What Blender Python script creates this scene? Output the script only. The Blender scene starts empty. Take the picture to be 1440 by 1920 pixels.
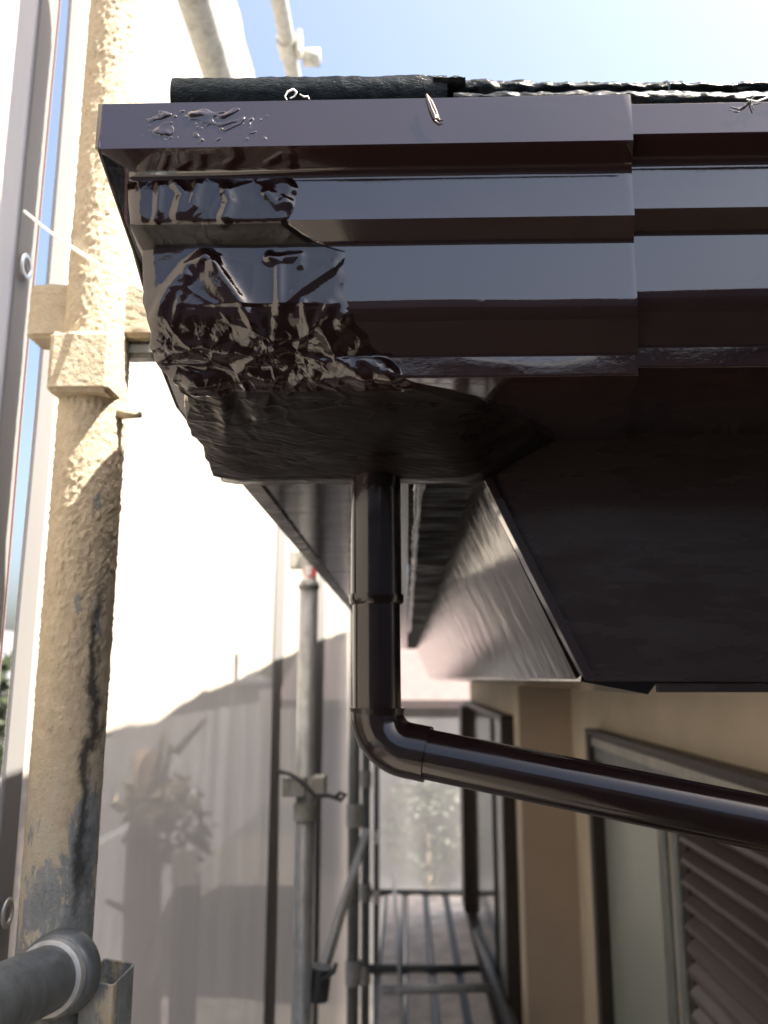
import bpy, math, random
from mathutils import Vector, noise, Matrix

random.seed(7)
scene = bpy.context.scene
COL = scene.collection

# ------------------------------------------------------------------ camera, sky, sun
F, CX, CY = 1560.0, 720.0, 960.0            # focal length and centre in photo pixels (1440x1920)
PITCH, YAW = math.radians(11.24), math.radians(1.52)
cam_d = bpy.data.cameras.new('camera')
cam = bpy.data.objects.new('camera', cam_d)
COL.objects.link(cam)
cam.rotation_euler = (math.pi / 2 + PITCH, 0, YAW)
cam_d.sensor_fit = 'VERTICAL'
cam_d.sensor_height = 36.0
cam_d.lens = 36.0 * F / 1920.0
cam_d.clip_start = 0.02
cam_d.clip_end = 600
cam_d.dof.use_dof = True
cam_d.dof.focus_distance = 0.68
cam_d.dof.aperture_fstop = 6.0
scene.camera = cam

SUN_EL, SUN_AZ = math.radians(61), math.radians(-15)     # azimuth measured from +X towards +Y
w = bpy.data.worlds.new('World')
scene.world = w
w.use_nodes = True
nt = w.node_tree
sky = nt.nodes.new('ShaderNodeTexSky')
sky.sky_type = 'NISHITA'
sky.sun_disc = False
sky.sun_elevation = SUN_EL
sky.sun_rotation = math.pi / 2 - SUN_AZ
sky.air_density = 1.0
sky.dust_density = 6.0
sky.ozone_density = 1.0
nt.links.new(sky.outputs[0], nt.nodes['Background'].inputs[0])
nt.nodes['Background'].inputs[1].default_value = 0.075
sun_d = bpy.data.lights.new('sun', 'SUN')
sun_d.energy = 5.0
sun_d.angle = math.radians(0.53)
sun_d.color = (1.0, 0.93, 0.82)
sun = bpy.data.objects.new('sun', sun_d)
COL.objects.link(sun)
sdir = Vector((math.cos(SUN_EL) * math.cos(SUN_AZ), math.cos(SUN_EL) * math.sin(SUN_AZ), math.sin(SUN_EL)))
sun.rotation_euler = sdir.to_track_quat('Z', 'Y').to_euler()
sun.location = sdir * 20
scene.view_settings.view_transform = 'Standard'
scene.view_settings.look = 'None'
scene.view_settings.exposure = 2.4
scene.view_settings.gamma = 1.0
scene.view_settings.use_curve_mapping = False

# ------------------------------------------------------------------ helpers
RC = cam.rotation_euler.to_matrix()

def ray(px, py):
    return RC @ Vector(((px - CX) / F, -(py - CY) / F, -1.0))

def at(px, py, Y):
    d = ray(px, py)
    return d * (Y / d.y)

def atx(px, py, X):
    d = ray(px, py)
    return d * (X / d.x)

def atz(px, py, Z):
    d = ray(px, py)
    return d * (Z / d.z)

RCT = RC.transposed()

def proj(p):
    c = RCT @ Vector(p)
    return CX - F * c.x / c.z, CY + F * c.y / c.z

def tag(o, label=None, cat=None, group=None, kind=None):
    if label: o['label'] = label
    if cat: o['category'] = cat
    if group: o['group'] = group
    if kind: o['kind'] = kind
    return o

def thing(name, label, cat, loc=(0, 0, 0), group=None):
    o = bpy.data.objects.new(name, None)
    o.empty_display_size = 0.05
    COL.objects.link(o)
    o.location = loc
    return tag(o, label, cat, group)

def mesh(name, v, f, mat, parent=None, smooth=False, bevel=0.0):
    me = bpy.data.meshes.new(name)
    me.from_pydata([tuple(p) for p in v], [], f)
    me.validate()
    me.materials.append(mat)
    if smooth:
        me.polygons.foreach_set('use_smooth', [True] * len(me.polygons))
    o = bpy.data.objects.new(name, me)
    COL.objects.link(o)
    if parent:
        o.parent = parent
        off = Vector(parent.location)
        if parent.parent:
            off = Vector((0, 0, 0))
            o.location = (0, 0, 0)
        else:
            o.location = -off          # meshes are written in world coordinates
    if bevel:
        b = o.modifiers.new('bevel', 'BEVEL')
        b.width = bevel
        b.segments = 2
        b.limit_method = 'ANGLE'
    return o

def ss(a, b, x):
    q = max(0.0, min(1.0, (x - a) / (b - a)))
    return q * q * (3 - 2 * q)

class Geo:
    def __init__(s):
        s.v, s.f = [], []
    def add(s, v, f):
        n = len(s.v)
        s.v += [Vector(p) for p in v]
        s.f += [tuple(i + n for i in q) for q in f]
        return s
    def box(s, a, b):
        x0, y0, z0 = a
        x1, y1, z1 = b
        return s.add([(x0, y0, z0), (x1, y0, z0), (x1, y1, z0), (x0, y1, z0), (x0, y0, z1), (x1, y0, z1), (x1, y1, z1), (x0, y1, z1)],
                     [(3, 2, 1, 0), (4, 5, 6, 7), (0, 1, 5, 4), (1, 2, 6, 5), (2, 3, 7, 6), (3, 0, 4, 7)])
    def tube(s, path, r, seg=24, cap=True):
        path = [Vector(p) for p in path]
        rs = r if isinstance(r, (list, tuple)) else [r] * len(path)
        n = len(path)
        t0 = (path[1] - path[0]).normalized()
        up = Vector((0, 0, 1)) if abs(t0.z) < 0.9 else Vector((0, 1, 0))
        a = t0.cross(up).normalized()
        rings, v = [], []
        for i in range(n):
            t = (path[min(i + 1, n - 1)] - path[max(i - 1, 0)]).normalized()
            a = (a - t * a.dot(t)).normalized()
            b = t.cross(a)
            for k in range(seg):
                q = 2 * math.pi * k / seg
                v.append(path[i] + (a * math.cos(q) + b * math.sin(q)) * rs[i])
        f = []
        for i in range(n - 1):
            for k in range(seg):
                k2 = (k + 1) % seg
                f.append((i * seg + k, i * seg + k2, (i + 1) * seg + k2, (i + 1) * seg + k))
        if cap:
            f.append(tuple(range(seg - 1, -1, -1)))
            f.append(tuple((n - 1) * seg + k for k in range(seg)))
        return s.add(v, f)
    def prism_x(s, poly, x0, x1):            # polygon in YZ extruded along X
        n = len(poly)
        v = [(x0, y, z) for y, z in poly] + [(x1, y, z) for y, z in poly]
        f = [tuple(range(n)), tuple(range(2 * n - 1, n - 1, -1))]
        f += [(i, i + n, (i + 1) % n + n, (i + 1) % n) for i in range(n)]
        return s.add(v, f)
    def prism_y(s, poly, y0, y1):            # polygon in XZ extruded along Y
        n = len(poly)
        v = [(x, y0, z) for x, z in poly] + [(x, y1, z) for x, z in poly]
        f = [tuple(range(n)), tuple(range(2 * n - 1, n - 1, -1))]
        f += [(i, i + n, (i + 1) % n + n, (i + 1) % n) for i in range(n)]
        return s.add(v, f)
    def out(s, name, mat, parent=None, smooth=False, bevel=0.0):
        return mesh(name, s.v, s.f, mat, parent, smooth, bevel)

def fix_normals(o):
    import bmesh
    bm = bmesh.new()
    bm.from_mesh(o.data)
    bmesh.ops.recalc_face_normals(bm, faces=bm.faces)
    bm.to_mesh(o.data)
    bm.free()
    return o

def smooth_by_angle(o, ang=40):
    import bmesh
    bm = bmesh.new()
    bm.from_mesh(o.data)
    bmesh.ops.recalc_face_normals(bm, faces=bm.faces)
    for e in bm.edges:
        if len(e.link_faces) == 2 and e.calc_face_angle(0) > math.radians(ang):
            e.smooth = False
    for p in bm.faces:
        p.smooth = True
    bm.to_mesh(o.data)
    bm.free()
    return o

# ------------------------------------------------------------------ materials
class NT:
    def __init__(s, name):
        s.m = bpy.data.materials.new(name)
        s.m.use_nodes = True
        s.t = s.m.node_tree
        s.b = s.t.nodes['Principled BSDF']
        s.o = s.t.nodes['Material Output']
        s.tc = s.t.nodes.new('ShaderNodeTexCoord')
    def n(s, kind, **kw):
        x = s.t.nodes.new(kind)
        for k, v in kw.items(): setattr(x, k, v)
        return x
    def l(s, a, b): s.t.links.new(a, b)
    def coord(s, scale=(1, 1, 1)):
        mp = s.n('ShaderNodeMapping')
        mp.inputs['Scale'].default_value = scale
        s.l(s.tc.outputs['Object'], mp.inputs[0])
        return mp.outputs[0]
    def noise(s, scale, detail=5, rough=0.55, stretch=(1, 1, 1), dist=0.0):
        x = s.n('ShaderNodeTexNoise')
        x.inputs['Scale'].default_value = scale
        x.inputs['Detail'].default_value = detail
        x.inputs['Roughness'].default_value = rough
        x.inputs['Distortion'].default_value = dist
        s.l(s.coord(stretch), x.inputs['Vector'])
        return x.outputs[0]
    def ramp(s, fac, stops):
        r = s.n('ShaderNodeValToRGB')
        while len(r.color_ramp.elements) < len(stops): r.color_ramp.elements.new(0.5)
        for e, (p, c) in zip(r.color_ramp.elements, stops):
            e.position = p
            e.color = (*c, 1) if not isinstance(c, (int, float)) else (c, c, c, 1)
        s.l(fac, r.inputs[0])
        return r.outputs[0]
    def mix(s, fac, a, b):
        x = s.n('ShaderNodeMix', data_type='RGBA')
        for sock, val in ((x.inputs[0], fac), (x.inputs[6], a), (x.inputs[7], b)):
            if hasattr(val, 'is_linked'): s.l(val, sock)
            elif isinstance(val, (int, float)): sock.default_value = val
            else: sock.default_value = (*val, 1)
        return x.outputs[2]
    def math(s, op, a, b=0.0, clamp=False):
        x = s.n('ShaderNodeMath', operation=op, use_clamp=clamp)
        for sock, val in ((x.inputs[0], a), (x.inputs[1], b)):
            if hasattr(val, 'is_linked'): s.l(val, sock)
            else: sock.default_value = val
        return x.outputs[0]
    def xyz(s):
        x = s.n('ShaderNodeSeparateXYZ')
        s.l(s.tc.outputs['Object'], x.inputs[0])
        return x.outputs
    def bump(s, h, dist, strength=1.0, prev=None):
        b = s.n('ShaderNodeBump')
        b.inputs['Distance'].default_value = dist
        b.inputs['Strength'].default_value = strength
        s.l(h, b.inputs['Height'])
        if prev: s.l(prev, b.inputs['Normal'])
        s.l(b.outputs[0], s.b.inputs['Normal'])
        return b.outputs[0]
    def base(s, c):
        if hasattr(c, 'is_linked'): s.l(c, s.b.inputs['Base Color'])
        else: s.b.inputs['Base Color'].default_value = (*c, 1)
    def rough(s, r):
        if hasattr(r, 'is_linked'): s.l(r, s.b.inputs['Roughness'])
        else: s.b.inputs['Roughness'].default_value = r

def m_plain(name, c, rough=0.6, metal=0.0, var=0.25, scale=20, bump=0.0, bscale=60):
    t = NT(name)
    nz = t.noise(scale)
    lo = tuple(x * (1 - var) for x in c)
    hi = tuple(min(1, x * (1 + var)) for x in c)
    t.base(t.ramp(nz, [(0.3, lo), (0.7, hi)]))
    t.rough(rough)
    t.b.inputs['Metallic'].default_value = metal
    if bump: t.bump(t.noise(bscale), bump)
    return t.m

def m_gloss_paint(name, coat=1.0, spec=0.5, c=(0.019, 0.0098, 0.0102), rough=0.05, wav=0.0010, fine=0.00010, specks=True, red=(0.025, 0.010, 0.0095)):
    t = NT(name)
    n1 = t.noise(9, 3, 0.5, (0.35, 1, 1))
    t.base(t.ramp(n1, [(0.35, c), (0.8, red)]))
    r = t.noise(35, 4, 0.6, (0.25, 1, 1))
    t.rough(t.ramp(r, [(0.35, rough * 0.7), (0.75, rough * 1.9)]))
    t.b.inputs['IOR'].default_value = 1.55
    t.b.inputs['Coat Weight'].default_value = coat
    t.b.inputs['Specular IOR Level'].default_value = spec
    t.b.inputs['Coat IOR'].default_value = 1.6
    t.b.inputs['Coat Roughness'].default_value = rough * 0.6
    p = t.bump(t.noise(14, 2, 0.5, (0.5, 1, 1)), wav, 1.0)
    p = t.bump(t.noise(260, 3, 0.6), fine, 1.0, p)
    if specks:
        v = t.n('ShaderNodeTexVoronoi')
        v.inputs['Scale'].default_value = 42
        t.l(t.coord(), v.inputs['Vector'])
        rnd = t.ramp(v.outputs['Color'], [(0.80, 0.0), (0.82, 1.0)])
        dot = t.ramp(v.outputs['Distance'], [(0.0, 1.0), (0.13, 0.0)])
        h = t.math('MULTIPLY', rnd, dot)
        t.bump(h, 0.0007, 1.0, p)
    return t.m

M = {}
M['paint'] = m_gloss_paint('gloss_brown_paint')
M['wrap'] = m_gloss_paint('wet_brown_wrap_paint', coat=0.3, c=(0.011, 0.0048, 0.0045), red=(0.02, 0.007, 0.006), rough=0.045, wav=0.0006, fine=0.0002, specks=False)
M['wrap_under'] = m_gloss_paint('brushed_shade_wrap_paint', coat=0.0, spec=0.3, c=(0.0065, 0.0045, 0.0043), red=(0.009, 0.0055, 0.005), rough=0.36, wav=0.0003, fine=0.0002, specks=False)  # brushed matte paint, also darkened to stand for shade on the undersides
M['matte_black'] = m_gloss_paint('matte_black_soffit', coat=0.0, spec=0.06, c=(0.003, 0.003, 0.0032), red=(0.004, 0.0036, 0.0036), rough=0.5, wav=0.001, fine=0.0004, specks=False)  # near-black, low-gloss panels on the inner side of the outer soffit
M['pipe'] = m_gloss_paint('brown_pipe_paint', coat=0.0, spec=0.5, c=(0.009, 0.0055, 0.0052), red=(0.013, 0.0065, 0.006), rough=0.13, wav=0.0004, fine=0.00005, specks=False)
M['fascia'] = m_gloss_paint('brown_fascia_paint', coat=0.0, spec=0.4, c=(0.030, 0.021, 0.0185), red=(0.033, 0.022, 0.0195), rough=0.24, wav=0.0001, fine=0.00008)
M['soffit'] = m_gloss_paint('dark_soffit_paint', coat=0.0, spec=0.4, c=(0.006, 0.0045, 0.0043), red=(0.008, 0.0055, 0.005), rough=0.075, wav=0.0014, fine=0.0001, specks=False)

t = NT('painted_slate')
t.base(t.ramp(t.noise(40), [(0.3, (0.003, 0.0048, 0.005)), (0.7, (0.007, 0.0098, 0.0102))]))
t.rough(t.ramp(t.noise(90), [(0.3, 0.09), (0.7, 0.2)]))
t.b.inputs['Specular IOR Level'].default_value = 0.14
p = t.bump(t.noise(120, 6, 0.65, (0.6, 1, 1)), 0.0016)
t.bump(t.noise(500, 3), 0.0004, 1, p)
M['slate'] = t.m

# near scaffold pole: sprayed tan coating, worn to grey zinc lower down, with a black run
def m_coat(name, wear):
    t = NT(name)
    x = t.xyz()
    g = t.noise(60, 8, 0.65)
    tan = t.ramp(g, [(0.25, (0.38, 0.305, 0.205)), (0.55, (0.48, 0.40, 0.28)), (0.8, (0.57, 0.485, 0.35))])
    zinc = t.ramp(t.noise(90, 6, 0.7, (1, 1, 0.4)), [(0.3, (0.13, 0.145, 0.15)), (0.7, (0.30, 0.32, 0.32))])
    pale = t.mix(t.ramp(t.noise(38, 6, 0.7, (1, 1, 0.5)), [(0.45, 0.0), (0.6, 1.0)]), tan, (0.45, 0.42, 0.33))
    if wear:
        # wear grows towards the foot of the pole
        k = t.math('MULTIPLY', t.math('ADD', x[2], 0.03), -2.1, True)
        nz = t.noise(26, 8, 0.72, (1, 1, 0.33), 0.3)
        mk = t.ramp(t.math('ADD', nz, t.math('MULTIPLY', k, 0.36)), [(0.60, 0.0), (0.64, 1.0)])
        low = t.mix(t.ramp(k, [(0.0, 0.0), (0.35, 1.0)]), tan, pale)
        c = t.mix(mk, low, zinc)
        # black run of old bitumen down the right hand side
        wob = t.math('MULTIPLY', t.math('SUBTRACT', t.noise(22, 4, 0.6), 0.5), 0.022)
        dx = t.math('ABSOLUTE', t.math('SUBTRACT', t.math('ADD', x[0], wob), POLE_RUN_X))
        wd = t.math('MULTIPLY', t.ramp(x[2], [(0.0, 0.0), (1.0, 1.0)]), 0)
        run = t.ramp(t.math('ADD', dx, t.math('MULTIPLY', t.noise(120, 4, 0.7), 0.006)), [(0.0045, 1.0), (0.0065, 0.0)])
        zm = t.math('MULTIPLY', t.ramp(t.math('ADD', x[2], t.math('MULTIPLY', t.noise(30, 4, 0.6), 0.08)), [(0.09, 1.0), (0.16, 0.0)]),
                    t.ramp(t.math('ADD', x[2], 0.5), [(0.24, 0.0), (0.30, 1.0)]))
        c = t.mix(t.math('MULTIPLY', t.math('MULTIPLY', run, zm), 0.9), c, (0.022, 0.023, 0.023))
    else:
        mk = t.ramp(t.noise(30, 8, 0.7), [(0.64, 0.0), (0.68, 1.0)])
        c = t.mix(mk, t.mix(0.35, tan, pale), zinc)
    spk = t.ramp(t.noise(240, 3, 0.6), [(0.67, 0.0), (0.72, 1.0)])
    c = t.mix(t.math('MULTIPLY', spk, 0.5), c, (0.10, 0.085, 0.06))
    t.base(c)
    t.rough(0.75)
    p = t.bump(t.noise(260, 6, 0.7), 0.0026, 1.0)
    t.bump(t.noise(620, 4, 0.6), 0.0005, 0.8, p)
    return t.m

POLE_Y = 0.92
pole_c = at(160, 960, POLE_Y)
POLE_X = pole_c.x
POLE_RUN_X = at(168, 1300, POLE_Y - 0.03).x
M['coat'] = m_coat('sprayed_tan_coating', True)
M['coat2'] = m_coat('sprayed_tan_fitting', False)

def m_zinc(name, c=(0.30, 0.31, 0.31), rough=0.45, metal=0.35):
    t = NT(name)
    a = t.noise(60, 6, 0.7, (1, 1, 0.3))
    col = t.ramp(a, [(0.25, tuple(x * 0.55 for x in c)), (0.5, c), (0.8, tuple(x * 1.35 for x in c))])
    rust = t.ramp(t.noise(25, 6, 0.7), [(0.64, 0.0), (0.75, 1.0)])
    t.base(t.mix(t.math('MULTIPLY', rust, 0.4), col, (0.18, 0.12, 0.075)))
    t.rough(t.ramp(t.noise(80), [(0.3, rough * 0.7), (0.7, rough * 1.3)]))
    t.b.inputs['Metallic'].default_value = metal
    t.bump(t.noise(220, 4), 0.0003)
    return t.m
M['zinc'] = m_zinc('galvanised_tube', (0.42, 0.43, 0.42))
M['zinc_light'] = m_zinc('pale_galvanised_tube', (0.42, 0.42, 0.38), 0.5, 0.15)
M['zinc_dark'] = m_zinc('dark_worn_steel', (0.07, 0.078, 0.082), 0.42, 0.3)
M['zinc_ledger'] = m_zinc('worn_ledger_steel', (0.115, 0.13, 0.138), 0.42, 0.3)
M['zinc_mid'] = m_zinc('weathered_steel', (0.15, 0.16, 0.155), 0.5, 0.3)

def m_sheet(name, c, opac):
    t = NT(name)
    t.t.nodes.remove(t.b)
    d = t.n('ShaderNodeBsdfDiffuse')
    tr = t.n('ShaderNodeBsdfTranslucent')
    tp = t.n('ShaderNodeBsdfTransparent')
    col = t.ramp(t.noise(3, 6, 0.6, (1, 1.4, 0.4)), [(0.3, tuple(x * 0.9 for x in c)), (0.7, c)])
    t.l(col, d.inputs[0])
    t.l(col, tr.inputs[0])
    m1 = t.n('ShaderNodeMixShader')
    m1.inputs[0].default_value = 0.35
    t.l(d.outputs[0], m1.inputs[1])
    t.l(tr.outputs[0], m1.inputs[2])
    m2 = t.n('ShaderNodeMixShader')
    # woven: threads and holes, a fine regular weave seen as partial cover
    wv = t.ramp(t.noise(2.2, 5, 0.6, (1, 2.5, 0.25)), [(0.3, opac - 0.06), (0.7, opac + 0.05)])
    t.l(wv, m2.inputs[0])
    t.l(tp.outputs[0], m2.inputs[1])
    t.l(m1.outputs[0], m2.inputs[2])
    t.l(m2.outputs[0], t.o.inputs[0])
    return t.m
M['sheet'] = m_sheet('grey_mesh_fabric', (0.64, 0.575, 0.50), 0.88)
M['sheet_far'] = m_sheet('far_mesh_fabric', (0.50, 0.49, 0.48), 0.6)
M['hem'] = m_sheet('mesh_hem_webbing', (0.36, 0.35, 0.34), 0.94)
M['hem_dark'] = m_sheet('dark_hem_webbing', (0.34, 0.33, 0.325), 0.94)
M['blocker_cloth'] = m_plain('dark_blocker_cloth', (0.045, 0.043, 0.042), 0.9)  # cloth of the added sheet that darkens gutter reflections
M['stitch'] = m_plain('red_stitching', (0.11, 0.02, 0.02), 0.8)
M['eyelet'] = m_plain('eyelet_metal', (0.62, 0.62, 0.6), 0.3, 0.8, 0.1)
M['string'] = m_plain('white_string', (0.8, 0.8, 0.8), 0.6, 0, 0.05)
M['wall'] = m_plain('beige_render', (0.74, 0.63, 0.47), 0.85, 0, 0.07, 5, 0.0006, 200)
M['pillar'] = m_plain('tan_render', (0.47, 0.385, 0.30), 0.85, 0, 0.05, 6, 0.0005, 220)
M['frame'] = m_plain('dark_brown_frame', (0.035, 0.026, 0.02), 0.45, 0, 0.2, 20)
M['alu'] = m_plain('grey_aluminium', (0.17, 0.185, 0.175), 0.4, 0.3, 0.2, 15)
M['alu_lt'] = m_plain('pale_aluminium', (0.36, 0.35, 0.30), 0.4, 0.2, 0.2, 15)
M['shutter'] = m_plain('brown_shutter_metal', (0.062, 0.044, 0.037), 0.3, 0.1, 0.2, 12)
t = NT('frosted_pane')
t.base((0.33, 0.36, 0.31))
t.rough(0.25)
t.bump(t.noise(6, 2), 0.002)
M['pane'] = t.m
M['plank'] = m_plain('grey_deck_plank', (0.60, 0.545, 0.49), 0.75, 0.0, 0.25, 9)
M['dark'] = m_plain('dark_timber', (0.05, 0.045, 0.042), 0.8)
M['ground'] = m_plain('earth_and_gravel', (0.085, 0.076, 0.066), 0.95, 0, 0.35, 3)
M['road'] = m_plain('asphalt', (0.055, 0.055, 0.056), 0.9, 0, 0.2, 30)
M['pink'] = m_plain('faded_pink_roofing', (0.10, 0.074, 0.070), 0.85, 0, 0.12, 5)
M['cream'] = m_plain('cream_wall', (0.55, 0.48, 0.36), 0.85, 0, 0.08, 4)
M['grey_wall'] = m_plain('grey_wall', (0.20, 0.195, 0.20), 0.85, 0, 0.15, 3)
M['slate_roof'] = m_plain('grey_roofing', (0.10, 0.10, 0.11), 0.7, 0, 0.2, 6)
M['bark'] = m_plain('bark', (0.34, 0.26, 0.19), 0.9, 0, 0.3, 20, 0.004, 40)
M['twig'] = m_plain('pale_stem', (0.34, 0.30, 0.20), 0.8)
M['leaf'] = m_plain('leaf', (0.035, 0.05, 0.022), 0.55, 0, 0.4, 30)
M['leaf_dry'] = m_plain('dry_leaf', (0.5, 0.42, 0.27), 0.7, 0, 0.3, 30)
M['board'] = m_plain('pale_board', (0.62, 0.50, 0.37), 0.8, 0, 0.1, 12)
M['white'] = m_plain('white_label', (0.75, 0.74, 0.72), 0.5, 0, 0.05)
M['red'] = m_plain('red_print', (0.55, 0.06, 0.05), 0.5, 0, 0.05)
M['glass'] = m_plain('dark_glass', (0.03, 0.035, 0.04), 0.08, 0, 0.1)

def T(v):                                     # tan of elevation of photo row v
    return math.tan(PITCH + math.atan((CY - v) / F))

# ------------------------------------------------------------------ ground
Geo().add([(-250, -250, -4.6), (250, -250, -4.6), (250, 350, -4.6), (-250, 350, -4.6)], [(0, 1, 2, 3)]).out('ground', M['ground'])['kind'] = 'structure'
Geo().add([(-250, 26, -4.596), (250, 26, -4.596), (250, 32, -4.596), (-250, 32, -4.596)], [(0, 1, 2, 3)]).out('road', M['road'])['kind'] = 'structure'

# ------------------------------------------------------------------ the house: walls, eaves, windows, slates
FY = 0.86                             # plane of the big eaves board
Z0 = 0.55 * T(185)
house = thing('house', 'house with beige rendered wall, brown windows and dark brown glossy eaves', 'house', (2.5, 3.5, -4.6))
XW, XF = 0.735, 0.50                            # near wall and further projecting wall
YS, YE = 3.84, 6.75
SOF = -0.012                                   # level of the inner soffit, just under the eye line
Geo().box((XW, 1.25, -4.6), (XW + 0.2, YS + 0.1, 0.3)).out('wall', M['wall'], house)
fw = Geo().box((XF, YS + 0.02, -4.6), (XF + 0.2, YE, 0.3)).out('wall', M['wall'], house)
stp = Geo().box((XF + 0.004, YS, -4.6), (XW, YS + 0.018, 0.3)).out('return_wall', M['pillar'], house)
Geo().box((XW + 0.2, 1.25, -4.6), (6, 1.45, 0.3)).out('wall', M['wall'], house)
Geo().box((XF + 0.2, YE - 0.2, -4.6), (6, YE, 0.3)).out('wall', M['wall'], house)

# eaves board facing the camera, its left end cut on the slant
b_top, b_bot = at(893, 868, FY), at(1100, 1276, FY)
lip = at(1216, 1302, FY)
zt = 0.262
b_tl = at(870, 830, FY)
zbot = at(1300, 1279, FY).z
poly = [(b_tl.x - 0.005, zt), (3.2, zt), (3.2, zbot), (b_bot.x + 0.004, zbot)]
fix_normals(Geo().prism_y(poly, FY, FY + 0.022).out('fascia_board', M['fascia'], house, bevel=0.0012))
# moulding bead along its slanted edge
d = (b_bot - b_top).normalized()
nrm = Vector((-d.z, 0, d.x))
def slant_strip(off0, off1, y0, y1, nm, mat):
    a, b = b_top - d * 0.03, b_bot
    s = Vector((1, 0, d.x / -d.z * 0)).normalized()
    pts = [(a.x + off0, a.z), (a.x + off1, a.z), (b.x + off1, b.z), (b.x + off0, b.z)]
    return fix_normals(Geo().prism_y(pts, y0, y1).out(nm, mat, house, bevel=0.001))
slant_strip(-0.002, 0.009, FY - 0.004, FY + 0.02, 'edge_trim', M['paint'])
# the slanted inner soffit panels, running away along the house
YS_END = 6.6
cuts = [FY + 0.024, 1.62, 2.5, 3.5, 4.6, YS_END]
for i in range(len(cuts) - 1):
    y0, y1 = cuts[i] + (0.002 if i else 0), cuts[i + 1] - 0.002
    th = 0.012
    pts = [(b_top.x, b_top.z), (b_bot.x - 0.004, b_bot.z - 0.002), (b_bot.x + 0.01, b_bot.z + 0.01), (b_top.x + 0.02, b_top.z)]
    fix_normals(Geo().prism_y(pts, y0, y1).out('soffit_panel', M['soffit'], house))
# lower lip of the slanted panel, running to the inner soffit
pts = [(b_bot.x - 0.006, b_bot.z - 0.001), (lip.x, lip.z), (lip.x + 0.010, lip.z + 0.012), (b_bot.x - 0.003, b_bot.z + 0.012)]
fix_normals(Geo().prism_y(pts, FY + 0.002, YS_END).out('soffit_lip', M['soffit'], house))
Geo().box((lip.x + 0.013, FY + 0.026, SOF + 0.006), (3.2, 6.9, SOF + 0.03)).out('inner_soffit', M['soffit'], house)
Geo().box((lip.x + 0.013, FY + 0.004, zbot - 0.010), (3.2, FY + 0.018, zbot - 0.001)).out('drip_strip', M['fascia'], house)
# outer soffit of the gable side
zo = atx(440, 880, at(440, 880, FY + 0.0).x).z
oL = at(440, 880, FY).x
cuts = [FY + 0.024, 1.75, 3.2, 4.9, YS_END]
vx0, vx1 = at(716, 900, FY).x, at(766, 900, FY).x
for i in range(len(cuts) - 1):
    y0, y1 = cuts[i] + 0.002, cuts[i + 1] - 0.002
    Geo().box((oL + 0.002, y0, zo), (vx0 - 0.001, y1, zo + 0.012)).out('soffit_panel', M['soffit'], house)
    Geo().box((vx1 + 0.001, y0, zo), (b_top.x + 0.018, y1, zo + 0.012)).out('soffit_panel', M['matte_black'], house)
Geo().box((oL, FY + 0.002, zo - 0.004), (b_top.x - 0.004, FY + 0.022, zo + 0.03)).out('front_batten', M['soffit'], house, bevel=0.001)
# vent strip with two raised ribs
Geo().box((vx0, FY + 0.024, zo + 0.004), (vx1, YS_END, zo + 0.014)).out('vent_strip', M['soffit'], house)
for xa in (vx0 + 0.001, vx0 + 0.0115, vx1 - 0.0065):
    Geo().box((xa, FY + 0.024, zo - 0.005), (xa + 0.004, YS_END, zo + 0.0038)).out('vent_rib', M['pipe'], house, bevel=0.0008)
# ragged sealant bead beside the vent strip
v, f = [], []
NB, NS = 420, 7
for i in range(NB):
    y = FY + 0.03 + (i / (NB - 1)) ** 1.7 * 3.2
    for k in range(NS):
        a = math.pi * k / (NS - 1)
        r = 0.006 + 0.004 * noise.noise(Vector((y * 9, k * 0.7, 3))) + 0.002 * noise.noise(Vector((y * 30, k * 1.7, 9)))
        v.append((vx1 + 0.012 - math.cos(a) * r, y, zo - 0.001 - math.sin(a) * r * 0.8))
for i in range(NB - 1):
    for k in range(NS - 1):
        f.append((i * NS + k, i * NS + k + 1, (i + 1) * NS + k + 1, (i + 1) * NS + k))
fix_normals(mesh('sealant_bead', v, f, M['wrap'], house, True))
# barge board on the gable side and the roof deck (rises gently away)
SL = 0.085
def roofz(y): return 0.417 + SL * (y - 0.6)
Geo().add([(oL - 0.002, FY, zo - 0.004), (oL - 0.002, YS_END, zo - 0.004), (oL - 0.002, YS_END, roofz(YS_END) - 0.004), (oL - 0.002, FY, roofz(FY) - 0.004),
           (oL + 0.018, FY, zo - 0.004), (oL + 0.018, YS_END, zo - 0.004), (oL + 0.018, YS_END, roofz(YS_END) - 0.004), (oL + 0.018, FY, roofz(FY) - 0.004)],
          [(0, 1, 2, 3), (7, 6, 5, 4), (0, 4, 5, 1), (1, 5, 6, 2), (2, 6, 7, 3), (3, 7, 4, 0)]).out('barge_board', M['fascia'], house)
rx0 = at(322, 160, 0.60).x + 0.004
Geo().add([(rx0, 0.64, roofz(0.64)), (3.4, 0.64, roofz(0.64)), (3.4, 7.0, roofz(7.0)), (rx0, 7.0, roofz(7.0)),
           (rx0, 0.64, roofz(0.64) - 0.02), (3.4, 0.64, roofz(0.64) - 0.02), (3.4, 7.0, roofz(7) - 0.02), (rx0, 7.0, roofz(7) - 0.02)],
          [(0, 1, 2, 3), (7, 6, 5, 4), (0, 4, 5, 1), (1, 5, 6, 2), (2, 6, 7, 3), (3, 7, 4, 0)]).out('roof', M['slate_roof'], house)

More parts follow.
